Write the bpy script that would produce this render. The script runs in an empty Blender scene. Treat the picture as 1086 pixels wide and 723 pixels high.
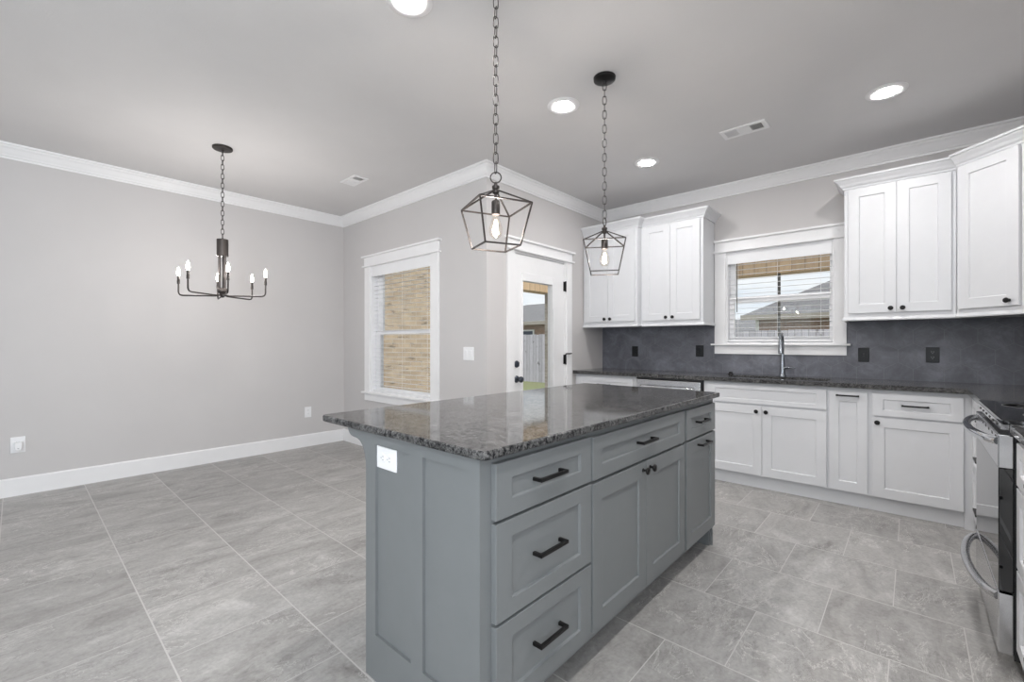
import bpy, math, random
from mathutils import Vector, Matrix
random.seed(7)
PI = math.pi
SC = bpy.context.scene
COL = SC.collection

# ------------------------------------------------------------------ camera, world, sun, fill, exposure
F_PX, CAM_H, YAW = 473.0, 1.195, math.atan(425 / 473)
cam = bpy.data.cameras.new('camera')
cam.sensor_fit = 'HORIZONTAL'
cam.sensor_width = 36
cam.lens = 36 * F_PX / 1086
cam.shift_y = 2.9 / 1086
cam.clip_start = 0.02
cam.clip_end = 300
cam_o = bpy.data.objects.new('camera', cam)
COL.objects.link(cam_o)
cam_o.location = (0, 0, CAM_H)
cam_o.rotation_euler = (PI / 2, 0, YAW)
SC.camera = cam_o

SC.view_settings.view_transform = 'Standard'
SC.view_settings.look = 'None'
SC.view_settings.gamma = 1
SC.view_settings.use_curve_mapping = False
SC.view_settings.exposure = 0.49
SC.cycles.max_bounces = 10
SC.cycles.diffuse_bounces = 6
SC.cycles.glossy_bounces = 5
SC.cycles.transparent_max_bounces = 16
SC.cycles.sample_clamp_indirect = 6
SC.cycles.use_denoising = True
SC.cycles.caustics_reflective = False
SC.cycles.caustics_refractive = False

CAN_W = 228        # radiance of the ceiling can lenses
FILL_REAR_W = 16        # added fill lamps at the rear openings
FILL_SIDE_W = 98  # added fill lamp at the range wall opening
BULB_W = 8
CANDLE_W = 2.6
SUN_W = 2.8
SKY_W = 0.78

w = bpy.data.worlds.new('sky')
SC.world = w
w.use_nodes = True
nt = w.node_tree
nt.nodes.clear()
wo = nt.nodes.new('ShaderNodeOutputWorld')
wb = nt.nodes.new('ShaderNodeBackground')
wb.inputs[1].default_value = SKY_W
tc = nt.nodes.new('ShaderNodeTexCoord')
cl = nt.nodes.new('ShaderNodeTexNoise')
cl.inputs['Scale'].default_value = 3.5
cl.inputs['Detail'].default_value = 5
mp = nt.nodes.new('ShaderNodeMapping')
mp.inputs['Scale'].default_value = (1, 1, 4)
cr = nt.nodes.new('ShaderNodeValToRGB')
cr.color_ramp.elements[0].position = 0.35
cr.color_ramp.elements[0].color = (0.70, 0.78, 0.88, 1)
cr.color_ramp.elements[1].position = 0.58
cr.color_ramp.elements[1].color = (0.95, 0.965, 0.98, 1)
nt.links.new(tc.outputs['Generated'], mp.inputs[0])
nt.links.new(mp.outputs[0], cl.inputs['Vector'])
nt.links.new(cl.outputs[0], cr.inputs[0])
nt.links.new(cr.outputs[0], wb.inputs[0])
nt.links.new(wb.outputs[0], wo.inputs[0])


def lamp(name, kind, loc, energy, color=(1, 1, 1), **kw):
    d = bpy.data.lights.new(name, kind)
    d.energy = energy
    d.color = color
    for k, v in kw.items():
        setattr(d, k, v)
    o = bpy.data.objects.new(name, d)
    COL.objects.link(o)
    o.location = loc
    return o


sun = lamp('sun', 'SUN', (0, 0, 20), SUN_W, (1, 0.96, 0.9), angle=0.03)
sun.rotation_euler = Vector((-0.55, 0.14, -0.85)).to_track_quat('-Z', 'Y').to_euler()
# added fill lamps at unseen openings: rear pair and one in the range wall
for loc, d, sx_, sy_, e_ in (((-3.3, -4.93, 1.45), (0, 1, 0), 2.5, 1.6, FILL_REAR_W), ((-0.15, -4.93, 1.45), (0, 1, 0), 1.7, 1.6, FILL_REAR_W * 0.7),
                             ((0.82, -1.3, 1.725), (-1, 0, 0), 2.2, 1.2, FILL_SIDE_W)):
    a = lamp('fill_light', 'AREA', loc, e_, (0.86, 0.935, 1.0), shape='RECTANGLE', size=sx_, size_y=sy_)
    a.rotation_euler = Vector(d).to_track_quat('-Z', 'Z').to_euler()

# ------------------------------------------------------------------ node helpers
def new_mat(name):
    m = bpy.data.materials.new(name)
    m.use_nodes = True
    return m, m.node_tree, m.node_tree.nodes['Principled BSDF']


def link(t, a, b):
    t.links.new(a, b)


def math_n(t, op, a, b=None, c=None):
    n = t.nodes.new('ShaderNodeMath')
    n.operation = op
    for i, v in enumerate((a, b, c)):
        if v is None:
            continue
        if isinstance(v, (int, float)):
            n.inputs[i].default_value = v
        else:
            t.links.new(v, n.inputs[i])
    return n.outputs[0]


def noise(t, vec, scale, detail=4, rough=0.55, dist=0.0):
    n = t.nodes.new('ShaderNodeTexNoise')
    n.inputs['Scale'].default_value = scale
    n.inputs['Detail'].default_value = detail
    n.inputs['Roughness'].default_value = rough
    n.inputs['Distortion'].default_value = dist
    if vec is not None:
        t.links.new(vec, n.inputs['Vector'])
    return n.outputs[0]


def ramp(t, fac, stops):
    n = t.nodes.new('ShaderNodeValToRGB')
    e = n.color_ramp.elements
    while len(e) < len(stops):
        e.new(0.5)
    for i, (p, c) in enumerate(stops):
        e[i].position = p
        e[i].color = (c[0], c[1], c[2], 1) if not isinstance(c, float) else (c, c, c, 1)
    t.links.new(fac, n.inputs[0])
    return n.outputs[0]


def mixc(t, fac, a, b, mode='MIX'):
    n = t.nodes.new('ShaderNodeMix')
    n.data_type = 'RGBA'
    n.blend_type = mode
    for sock, v in ((n.inputs[0], fac), (n.inputs[6], a), (n.inputs[7], b)):
        if isinstance(v, (int, float)):
            sock.default_value = v
        elif isinstance(v, tuple):
            sock.default_value = (v[0], v[1], v[2], 1)
        else:
            t.links.new(v, sock)
    return n.outputs[2]


def coords(t, scale=(1, 1, 1), rot=(0, 0, 0), world=True):
    if world:
        g = t.nodes.new('ShaderNodeNewGeometry').outputs['Position']
    else:
        g = t.nodes.new('ShaderNodeTexCoord').outputs['Object']
    m = t.nodes.new('ShaderNodeMapping')
    m.inputs['Scale'].default_value = scale
    m.inputs['Rotation'].default_value = rot
    t.links.new(g, m.inputs[0])
    return m.outputs[0]


def bump(t, p, h, strength=0.2, dist=0.01):
    b = t.nodes.new('ShaderNodeBump')
    b.inputs['Strength'].default_value = strength
    b.inputs['Distance'].default_value = dist
    t.links.new(h, b.inputs['Height'])
    t.links.new(b.outputs[0], p.inputs['Normal'])


def plain(name, col, rough=0.5, metal=0.0, spec=0.5, var=0.03, vscale=12, bmp=0.0, bscale=300):
    """paint or metal with faint tonal mottling"""
    m, t, p = new_mat(name)
    v = coords(t)
    f = noise(t, v, vscale, 3)
    lo = tuple(max(0, c * (1 - var)) for c in col)
    hi = tuple(min(1, c * (1 + var)) for c in col)
    link(t, ramp(t, f, [(0.3, lo), (0.7, hi)]), p.inputs['Base Color'])
    p.inputs['Roughness'].default_value = rough
    p.inputs['Metallic'].default_value = metal
    p.inputs['Specular IOR Level'].default_value = spec
    if bmp:
        bump(t, p, noise(t, v, bscale, 2), bmp, 0.002)
    return m


def emit(name, col, strength):
    m, t, p = new_mat(name)
    p.inputs['Base Color'].default_value = (0.9, 0.9, 0.9, 1)
    p.inputs['Emission Color'].default_value = (*col, 1)
    p.inputs['Emission Strength'].default_value = strength
    return m


# ------------------------------------------------------------------ materials
M = {}
M['wall'] = plain('wall_paint', (0.552, 0.534, 0.530), 0.6, spec=0.25, var=0.015, vscale=2, bmp=0.08, bscale=260)
M['ceiling'] = plain('ceiling_paint', (0.66, 0.65, 0.650), 0.8, spec=0.15, var=0.015, vscale=3, bmp=0.5, bscale=150)
M['trim'] = plain('white_trim_paint', (0.79, 0.785, 0.79), 0.35, var=0.01)
M['cab'] = plain('white_cabinet_paint', (0.655, 0.66, 0.678), 0.32, var=0.01)
M['island'] = plain('grey_cabinet_paint', (0.172, 0.182, 0.186), 0.38, var=0.02)
M['dark'] = plain('dark_gap', (0.03, 0.03, 0.03), 0.7)
M['toe_shade'] = plain('shade_toe_board', (0.05, 0.05, 0.05), 0.6)  # toe board coloured dark to deepen the shade under the island doors
M['black'] = plain('matte_black_metal', (0.016, 0.015, 0.015), 0.38, metal=0.6)
M['bronze'] = plain('dark_bronze_metal', (0.055, 0.048, 0.045), 0.42, metal=0.75)
M['steel'] = plain('stainless_steel', (0.60, 0.60, 0.61), 0.24, metal=1.0, var=0.05, vscale=30)
M['chrome'] = plain('polished_steel', (0.70, 0.71, 0.73), 0.10, metal=1.0)
M['faucet'] = plain('slate_steel', (0.30, 0.32, 0.35), 0.22, metal=1.0)
M['blackglass'] = plain('black_oven_glass', (0.006, 0.006, 0.007), 0.03, spec=0.9)
M['blackbody'] = plain('black_enamel', (0.018, 0.018, 0.02), 0.35)
M['ring'] = plain('burner_ring_grey', (0.22, 0.22, 0.23), 0.3)
M['plastic'] = plain('white_plastic', (0.80, 0.80, 0.81), 0.35)
M['plate_black'] = plain('black_plastic', (0.007, 0.0075, 0.009), 0.3, spec=0.3)
M['slot'] = plain('slot_dark', (0.06, 0.06, 0.065), 0.6)
M['slot_grey'] = plain('slot_grey', (0.32, 0.33, 0.34), 0.4)
M['slate_metal'] = plain('dark_pewter', (0.09, 0.10, 0.12), 0.35, metal=0.8)
M['vinyl'] = plain('white_vinyl', (0.82, 0.82, 0.83), 0.35, var=0.01)
M['slat'] = plain('white_blind_slat', (0.80, 0.80, 0.81), 0.4, var=0.01)
M['cord'] = plain('blind_cord', (0.10, 0.095, 0.08), 0.7)
M['lens'] = emit('can_lens', (1.0, 0.985, 0.97), CAN_W)
M['filament'] = emit('filament', (1.0, 0.72, 0.42), 60)
M['candle_bulb'] = emit('candle_bulb', (1.0, 0.90, 0.80), 14)
M['louver_dark'] = plain('duct_dark', (0.12, 0.12, 0.12), 0.8)


def thin_glass(name, tint=(1, 1, 1), refl=0.06):
    m = bpy.data.materials.new(name)
    m.use_nodes = True
    t = m.node_tree
    t.nodes.clear()
    o = t.nodes.new('ShaderNodeOutputMaterial')
    mx = t.nodes.new('ShaderNodeMixShader')
    tr = t.nodes.new('ShaderNodeBsdfTransparent')
    tr.inputs[0].default_value = (*tint, 1)
    gl = t.nodes.new('ShaderNodeBsdfGlossy')
    gl.inputs['Roughness'].default_value = 0.0
    lw = t.nodes.new('ShaderNodeLayerWeight')
    lw.inputs[0].default_value = 0.5
    fr = math_n(t, 'MULTIPLY_ADD', math_n(t, 'POWER', lw.outputs['Facing'], 5.0), 0.92, 0.018)
    link(t, fr, mx.inputs[0])
    link(t, tr.outputs[0], mx.inputs[1])
    link(t, gl.outputs[0], mx.inputs[2])
    link(t, mx.outputs[0], o.inputs[0])
    return m


M['glass'] = thin_glass('window_glass', (0.97, 0.98, 0.98))
M['bulb_glass'] = thin_glass('bulb_glass', (1.0, 0.97, 0.93))


def floor_mat():
    m, t, p = new_mat('grey_stone_tile')
    g = t.nodes.new('ShaderNodeNewGeometry').outputs['Position']
    s = t.nodes.new('ShaderNodeSeparateXYZ')
    link(t, g, s.inputs[0])
    X, Y = s.outputs[0], s.outputs[1]
    px, py, x0, y0 = 0.4525, 0.4555, -0.745, -0.065
    ry = math_n(t, 'DIVIDE', math_n(t, 'SUBTRACT', Y, y0), py)
    row = math_n(t, 'FLOOR', ry)
    fy = math_n(t, 'SUBTRACT', ry, row)
    par = math_n(t, 'FLOORED_MODULO', row, 2.0)              # 1 on odd rows
    off = math_n(t, 'MULTIPLY', math_n(t, 'SUBTRACT', 1.0, par), 0.5)
    rx = math_n(t, 'SUBTRACT', math_n(t, 'DIVIDE', math_n(t, 'SUBTRACT', X, x0), px), off)
    colm = math_n(t, 'FLOOR', rx)
    fx = math_n(t, 'SUBTRACT', rx, colm)
    dx = math_n(t, 'MINIMUM', fx, math_n(t, 'SUBTRACT', 1.0, fx))
    dy = math_n(t, 'MINIMUM', fy, math_n(t, 'SUBTRACT', 1.0, fy))
    ex = math_n(t, 'LESS_THAN', dx, 0.0040)
    ey = math_n(t, 'LESS_THAN', dy, 0.0058)
    grout = math_n(t, 'MAXIMUM', ex, ey)
    cid = t.nodes.new('ShaderNodeCombineXYZ')
    link(t, colm, cid.inputs[0])
    link(t, row, cid.inputs[1])
    wn = t.nodes.new('ShaderNodeTexWhiteNoise')
    wn.noise_dimensions = '3D'
    link(t, cid.outputs[0], wn.inputs['Vector'])
    sc = t.nodes.new('ShaderNodeVectorMath')
    sc.operation = 'SCALE'
    link(t, wn.outputs['Color'], sc.inputs[0])
    sc.inputs['Scale'].default_value = 30
    ad = t.nodes.new('ShaderNodeVectorMath')
    ad.operation = 'ADD'
    link(t, g, ad.inputs[0])
    link(t, sc.outputs[0], ad.inputs[1])
    st = t.nodes.new('ShaderNodeMapping')
    st.inputs['Scale'].default_value = (2.3, 1.0, 1)
    st.inputs['Rotation'].default_value = (0, 0, 0.15)
    link(t, ad.outputs[0], st.inputs[0])
    n1 = noise(t, st.outputs[0], 2.2, 7, 0.62, 1.3)          # broad cloudy patches
    n2 = noise(t, st.outputs[0], 7, 9, 0.74, 2.2)            # fine veining
    n3 = noise(t, ad.outputs[0], 60, 4, 0.7)
    base = ramp(t, n1, [(0.28, (0.24, 0.230, 0.219)), (0.45, (0.345, 0.334, 0.321)), (0.58, (0.388, 0.377, 0.364)), (0.74, (0.49, 0.478, 0.463))])
    veins = ramp(t, n2, [(0.30, 0.52), (0.40, 0.86), (0.52, 1.0), (0.62, 1.05), (0.72, 1.30)])
    c = mixc(t, 0.8, base, veins, 'MULTIPLY')
    c = mixc(t, 0.5, c, ramp(t, n3, [(0.3, 0.70), (0.7, 1.20)]), 'MULTIPLY')
    warp = noise(t, st.outputs[0], 1.7, 8, 0.66, 2.6)
    rid = math_n(t, 'ABSOLUTE', math_n(t, 'SUBTRACT', warp, 0.5))
    gate = math_n(t, 'GREATER_THAN', noise(t, ad.outputs[0], 2.5, 2), 0.52)
    crack = math_n(t, 'MULTIPLY', math_n(t, 'MULTIPLY', math_n(t, 'LESS_THAN', rid, 0.007), gate), 0.6)
    c = mixc(t, crack, c, (0.62, 0.60, 0.58))
    rid2 = math_n(t, 'ABSOLUTE', math_n(t, 'SUBTRACT', noise(t, st.outputs[0], 2.6, 9, 0.72, 1.8), 0.46))
    crack2 = math_n(t, 'MULTIPLY', math_n(t, 'MULTIPLY', math_n(t, 'LESS_THAN', rid2, 0.007), gate), 0.55)
    c = mixc(t, crack2, c, (0.16, 0.15, 0.14))
    tone = math_n(t, 'MULTIPLY_ADD', wn.outputs['Value'], 0.14, 0.93)
    c = mixc(t, 1.0, c, tone, 'MULTIPLY')
    c = mixc(t, grout, c, (0.52, 0.505, 0.49))
    link(t, c, p.inputs['Base Color'])
    link(t, ramp(t, n2, [(0.3, 0.36), (0.7, 0.50)]), p.inputs['Roughness'])
    h = math_n(t, 'SUBTRACT', math_n(t, 'MULTIPLY', n2, 0.5), math_n(t, 'MULTIPLY', grout, 0.8))
    bump(t, p, h, 0.18, 0.004)
    return m


M['floor'] = floor_mat()


def granite_mat():
    m, t, p = new_mat('dark_granite')
    v = coords(t)
    n1 = noise(t, v, 30, 6, 0.74, 1.4)
    n2 = noise(t, v, 120, 4, 0.78, 0.6)
    n3 = noise(t, v, 5, 3, 0.5, 0.8)
    k = math_n(t, 'ADD', math_n(t, 'MULTIPLY', n1, 0.5), math_n(t, 'MULTIPLY', n2, 0.5))
    c = ramp(t, k, [(0.38, (0.006, 0.006, 0.007)), (0.45, (0.020, 0.020, 0.021)), (0.50, (0.075, 0.074, 0.074)), (0.57, (0.13, 0.128, 0.126)), (0.66, (0.24, 0.237, 0.233))])
    c = mixc(t, 0.4, c, ramp(t, n3, [(0.3, 0.6), (0.7, 1.3)]), 'MULTIPLY')
    link(t, c, p.inputs['Base Color'])
    link(t, ramp(t, n1, [(0.35, 0.03), (0.65, 0.10)]), p.inputs['Roughness'])
    link(t, ramp(t, k, [(0.40, 0.08), (0.60, 0.34)]), p.inputs['Specular IOR Level'])
    bump(t, p, k, 0.03, 0.001)
    return m


M['granite'] = granite_mat()


def slate_mat():
    m, t, p = new_mat('charcoal_hex_tile')
    v = coords(t)
    n1 = noise(t, v, 5, 7, 0.7, 0.6)
    n2 = noise(t, v, 40, 4, 0.7)
    c = ramp(t, n1, [(0.3, (0.085, 0.088, 0.104)), (0.5, (0.130, 0.134, 0.158)), (0.72, (0.215, 0.222, 0.255))])
    c = mixc(t, 0.3, c, ramp(t, n2, [(0.3, 0.7), (0.7, 1.2)]), 'MULTIPLY')
    link(t, c, p.inputs['Base Color'])
    p.inputs['Roughness'].default_value = 0.45
    bump(t, p, n1, 0.08, 0.004)
    return m


M['slate'] = slate_mat()
M['grout'] = plain('grey_grout', (0.20, 0.204, 0.22), 0.8)


def brick_mat(name, c1, c2, mortar, bw=0.2, bh=0.0667, spots=True, axis='x'):
    m, t, p = new_mat(name)
    g = t.nodes.new('ShaderNodeNewGeometry').outputs['Position']
    s = t.nodes.new('ShaderNodeSeparateXYZ')
    link(t, g, s.inputs[0])
    cb = t.nodes.new('ShaderNodeCombineXYZ')
    link(t, math_n(t, 'ADD', s.outputs[0], s.outputs[1]), cb.inputs[0])
    link(t, s.outputs[2], cb.inputs[1])
    b = t.nodes.new('ShaderNodeTexBrick')
    b.inputs['Scale'].default_value = 1
    b.inputs['Brick Width'].default_value = bw
    b.inputs['Row Height'].default_value = bh
    b.inputs['Mortar Size'].default_value = 0.006
    b.inputs['Color1'].default_value = (*c1, 1)
    b.inputs['Color2'].default_value = (*c2, 1)
    b.inputs['Mortar'].default_value = (*mortar, 1)
    link(t, cb.outputs[0], b.inputs['Vector'])
    n = noise(t, g, 7, 5, 0.7)
    c = mixc(t, 0.5, b.outputs[0], ramp(t, n, [(0.3, 0.6), (0.65, 1.15)]), 'MULTIPLY')
    if spots:
        mq = t.nodes.new('ShaderNodeMapping')
        mq.inputs['Scale'].default_value = (1, 3.2, 1)
        link(t, cb.outputs[0], mq.inputs[0])
        n2 = noise(t, mq.outputs[0], 5.5, 3, 0.5)
        st = math_n(t, 'MULTIPLY', math_n(t, 'GREATER_THAN', n2, 0.635), 0.55)
        c = mixc(t, st, c, (0.06, 0.055, 0.05))
    link(t, c, p.inputs['Base Color'])
    p.inputs['Roughness'].default_value = 0.85
    bump(t, p, b.outputs[1], -0.4, 0.01)
    return m


M['brick'] = brick_mat('tan_brick', (0.48, 0.385, 0.275), (0.38, 0.305, 0.22), (0.47, 0.42, 0.35))
M['stone'] = brick_mat('grey_stone_brick', (0.36, 0.32, 0.28), (0.26, 0.235, 0.21), (0.40, 0.37, 0.34), spots=False)
M['brick_red'] = brick_mat('pink_brick', (0.42, 0.27, 0.21), (0.34, 0.22, 0.18), (0.45, 0.41, 0.37), spots=False)


def shingle_mat():
    m, t, p = new_mat('grey_shingle')
    v = coords(t, (1, 1, 5))
    n = noise(t, v, 5, 5, 0.7)
    link(t, ramp(t, n, [(0.3, (0.115, 0.115, 0.122)), (0.7, (0.19, 0.19, 0.20))]), p.inputs['Base Color'])
    p.inputs['Roughness'].default_value = 0.9
    return m


M['shingle'] = shingle_mat()


def board_mat(name, c1, c2, pitch, gap=0.05, knots=False):
    """vertical boards: pitch along x+y"""
    m, t, p = new_mat(name)
    g = t.nodes.new('ShaderNodeNewGeometry').outputs['Position']
    s = t.nodes.new('ShaderNodeSeparateXYZ')
    link(t, g, s.inputs[0])
    u = math_n(t, 'DIVIDE', math_n(t, 'ADD', s.outputs[0], s.outputs[1]), pitch)
    fu = math_n(t, 'FRACT', u)
    wn = t.nodes.new('ShaderNodeTexWhiteNoise')
    wn.noise_dimensions = '1D'
    link(t, math_n(t, 'FLOOR', u), wn.inputs['W'])
    gr = noise(t, coords(t, (9, 9, 0.8)), 4, 5, 0.65, 0.5)
    c = ramp(t, gr, [(0.3, c1), (0.7, c2)])
    c = mixc(t, 1.0, c, math_n(t, 'MULTIPLY_ADD', wn.outputs['Value'], 0.25, 0.85), 'MULTIPLY')
    if knots:
        k = noise(t, coords(t, (1, 1, 0.6)), 9, 1)
        c = mixc(t, math_n(t, 'MULTIPLY', math_n(t, 'GREATER_THAN', k, 0.70), 0.7), c, (0.16, 0.15, 0.15))
    c = mixc(t, math_n(t, 'MULTIPLY', math_n(t, 'LESS_THAN', fu, gap), 0.75), c, tuple(x * 0.25 for x in c1))
    link(t, c, p.inputs['Base Color'])
    p.inputs['Roughness'].default_value = 0.8
    return m


M['cedar'] = board_mat('cedar_boards', (0.40, 0.285, 0.175), (0.53, 0.39, 0.25), 0.16, 0.05)
M['fence'] = board_mat('weathered_boards', (0.46, 0.44, 0.51), (0.66, 0.635, 0.72), 0.14, 0.07, True)


def grass_mat():
    m, t, p = new_mat('lawn')
    n = noise(t, coords(t), 18, 6, 0.7)
    n2 = noise(t, coords(t), 0.8, 3)
    c = ramp(t, n, [(0.3, (0.10, 0.125, 0.05)), (0.7, (0.22, 0.235, 0.11))])
    link(t, mixc(t, 0.5, c, ramp(t, n2, [(0.3, (0.21, 0.20, 0.12)), (0.7, (0.13, 0.17, 0.07))])), p.inputs['Base Color'])
    p.inputs['Roughness'].default_value = 0.95
    return m


M['grass'] = grass_mat()
M['concrete'] = plain('patio_concrete', (0.50, 0.49, 0.47), 0.85, var=0.08, vscale=5)
M['fascia'] = plain('tan_fascia', (0.40, 0.36, 0.32), 0.6)


# ------------------------------------------------------------------ mesh builder
class MB:
    def __init__(self):
        self.v, self.f = [], []
        self.mats = {}

    def add(self, vs, fs):
        n = len(self.v)
        self.v += [tuple(p) for p in vs]
        self.f += [tuple(i + n for i in q) for q in fs]
        return self

    def box(self, x0, x1, y0, y1, z0, z1):
        vs = [(x, y, z) for z in (z0, z1) for y in (y0, y1) for x in (x0, x1)]
        return self.add(vs, [(0, 2, 3, 1), (4, 5, 7, 6), (0, 1, 5, 4), (2, 6, 7, 3), (0, 4, 6, 2), (1, 3, 7, 5)])

    def prism(self, poly, a0, a1, axis='z'):
        """poly: list of 2-D points, extruded a0..a1 along axis (x: poly=(y,z), y: poly=(x,z), z: poly=(x,y))"""
        def P(p, a):
            return {'z': (p[0], p[1], a), 'y': (p[0], a, p[1]), 'x': (a, p[0], p[1])}[axis]
        n = len(poly)
        vs = [P(p, a0) for p in poly] + [P(p, a1) for p in poly]
        fs = [tuple(range(n)), tuple(range(2 * n - 1, n - 1, -1))]
        fs += [(i, i + n, (i + 1) % n + n, (i + 1) % n) for i in range(n)]
        return self.add(vs, fs)

    def tube(self, pts, r, seg=8, closed=False, square=False):
        pts = [Vector(p) for p in pts]
        n = len(pts)
        rs = r if isinstance(r, (list, tuple)) else [r] * n
        if square:
            seg = 4
        rings = []
        prev = None
        for i, p in enumerate(pts):
            if closed:
                d = (pts[(i + 1) % n] - pts[i - 1])
            else:
                d = pts[min(i + 1, n - 1)] - pts[max(i - 1, 0)]
            d.normalize()
            if prev is None:
                up = Vector((0, 0, 1)) if abs(d.z) < 0.95 else Vector((1, 0, 0))
                a = d.cross(up).normalized()
            else:
                a = (prev - d * prev.dot(d))
                a = a.normalized() if a.length > 1e-6 else d.orthogonal().normalized()
            prev = a
            b = d.cross(a)
            o = PI / 4 if square else 0
            rr = rs[i] * (1.4142 if square else 1)
            rings.append([p + (a * math.cos(o + 2 * PI * k / seg) + b * math.sin(o + 2 * PI * k / seg)) * rr for k in range(seg)])
        vs = [q for ring in rings for q in ring]
        fs = []
        last = n if closed else n - 1
        for i in range(last):
            j = (i + 1) % n
            for k in range(seg):
                k2 = (k + 1) % seg
                fs.append((i * seg + k, i * seg + k2, j * seg + k2, j * seg + k))
        if not closed:
            fs.append(tuple(range(seg - 1, -1, -1)))
            fs.append(tuple((n - 1) * seg + k for k in range(seg)))
        return self.add(vs, fs)

    def lathe(self, prof, c=(0, 0, 0), seg=24, axis='z', sy=1.0):
        """prof: list of (r, h); axis z up, y: h runs along -y (towards the room)"""
        vs, fs = [], []
        for r, h in prof:
            for k in range(seg):
                a = 2 * PI * k / seg
                if axis == 'z':
                    vs.append((c[0] + r * math.cos(a), c[1] + r * math.sin(a) * sy, c[2] + h))
                elif axis == 'y':
                    vs.append((c[0] + r * math.cos(a), c[1] - h, c[2] + r * math.sin(a) * sy))
                else:
                    vs.append((c[0] + h, c[1] + r * math.cos(a), c[2] + r * math.sin(a) * sy))
        for i in range(len(prof) - 1):
            for k in range(seg):
                k2 = (k + 1) % seg
                fs.append((i * seg + k, i * seg + k2, (i + 1) * seg + k2, (i + 1) * seg + k))
        if prof[0][0] > 1e-5:
            fs.append(tuple(range(seg - 1, -1, -1)))
        if prof[-1][0] > 1e-5:
            fs.append(tuple((len(prof) - 1) * seg + k for k in range(seg)))
        return self.add(vs, fs)

    def shaker(self, x0, x1, z0, z1, rail=0.066, stile=0.066, t=0.02, rec=0.009, y=0.0):
        """a shaker front: back at y, face at y-t, centre panel sunk by rec"""
        a, b = x0 + stile, x1 - stile
        c, d = z0 + rail, z1 - rail
        yf, yr = y - t, y - t + rec
        e = 0.003
        vs = [(x0, y, z0), (x1, y, z0), (x1, y, z1), (x0, y, z1),
              (x0, yf, z0), (x1, yf, z0), (x1, yf, z1), (x0, yf, z1),
              (a, yf, c), (b, yf, c), (b, yf, d), (a, yf, d),
              (a + e, yr, c + e), (b - e, yr, c + e), (b - e, yr, d - e), (a + e, yr, d - e)]
        fs = [(0, 3, 2, 1)]
        for i in range(4):
            j = (i + 1) % 4
            fs += [(i, j, j + 4, i + 4), (i + 4, j + 4, j + 8, i + 8), (i + 8, j + 8, j + 12, i + 12)]
        fs.append((12, 13, 14, 15))
        return self.add(vs, fs)

    def build(self, name, mat, parent=None, bev=0.0, smooth=None, seg=2):
        me = bpy.data.meshes.new(name)
        me.from_pydata(self.v, [], self.f)
        me.materials.append(M[mat] if isinstance(mat, str) else mat)
        import bmesh
        bm = bmesh.new()
        bm.from_mesh(me)
        bmesh.ops.recalc_face_normals(bm, faces=bm.faces)
        bm.to_mesh(me)
        bm.free()
        o = bpy.data.objects.new(name, me)
        COL.objects.link(o)
        if parent is not None:
            o.parent = parent
        if bev:
            md = o.modifiers.new('bevel', 'BEVEL')
            md.width = bev
            md.segments = seg
            md.limit_method = 'ANGLE'
            md.angle_limit = math.radians(50)
        if smooth is not None:
            for p in me.polygons:
                p.use_smooth = True
            try:
                me.set_sharp_from_angle(angle=math.radians(smooth))
            except Exception:
                pass
        return o


def tag(o, label=None, cat=None, group=None, kind=None):
    if label:
        o['label'] = label
    if cat:
        o['category'] = cat
    if group:
        o['group'] = group
    if kind:
        o['kind'] = kind
    return o


def thing(name, label, cat, loc=(0, 0, 0), rz=0, group=None):
    o = bpy.data.objects.new(name, None)
    o.empty_display_size = 0.1
    COL.objects.link(o)
    o.location = loc
    o.rotation_euler = (0, 0, rz)
    return tag(o, label, cat, group)


def struct(o, label, cat=None):
    return tag(o, label, cat, kind='structure')


def copy_tree(o, parent=None):
    c = o.copy()
    COL.objects.link(c)
    c.parent = parent
    for ch in list(o.children):
        copy_tree(ch, c)
    return c


# ------------------------------------------------------------------ room numbers (metres, camera stands at the origin)
XD, YB, XC, YA, XR, YR, H = -5.25, 2.72, -2.741, 4.66, 0.87, -5.0, 2.743
T = 0.16

# ------------------------------------------------------------------ room shell
struct(MB().box(XD - T, XR + T, YR - T, YA + T, -0.12, 0).build('floor', 'floor'), 'grey stone tile floor laid in offset rows', 'floor')
struct(MB().box(XD - T, XR + T, YR - T, YB + T, H, H + 0.2).box(XC - T, XR + T, YB + T, YA + T, H, H + 0.2).build('ceiling', 'ceiling'),
       'light grey textured ceiling with recessed lights', 'ceiling')
struct(MB().box(XD - T, XD, YR - T, YB + T, 0, H).build('wall_left', 'wall'), 'long blank grey dining wall behind the chandelier', 'wall')
WB = (-4.62, -3.50, 0.645, 2.075)     # dining window opening x0,x1,z0,z1
b = MB().box(XD, WB[0], YB, YB + T, 0, H).box(WB[1], XC - T, YB, YB + T, 0, H)
b.box(WB[0], WB[1], YB, YB + T, 0, WB[2]).box(WB[0], WB[1], YB, YB + T, WB[3], H)
struct(b.build('wall_dining', 'wall'), 'short grey wall around the tall dining window', 'wall')
DC = (3.065, 3.90, 2.055)             # door opening y0,y1,top
b = MB().box(XC - T, XC, YB, DC[0], 0, H).box(XC - T, XC, DC[1], YA + T, 0, H).box(XC - T, XC, DC[0], DC[1], DC[2], H)
struct(b.build('wall_door', 'wall'), 'grey wall that holds the white patio door', 'wall')
WA = (-1.362, -0.499, 1.196, 2.088)
b = MB().box(XC, WA[0], YA, YA + T, 0, H).box(WA[1], XR + T, YA, YA + T, 0, H)
b.box(WA[0], WA[1], YA, YA + T, 0, WA[2]).box(WA[0], WA[1], YA, YA + T, WA[3], H)
struct(b.build('wall_kitchen', 'wall'), 'grey kitchen wall behind the sink and upper cabinets', 'wall')
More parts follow.
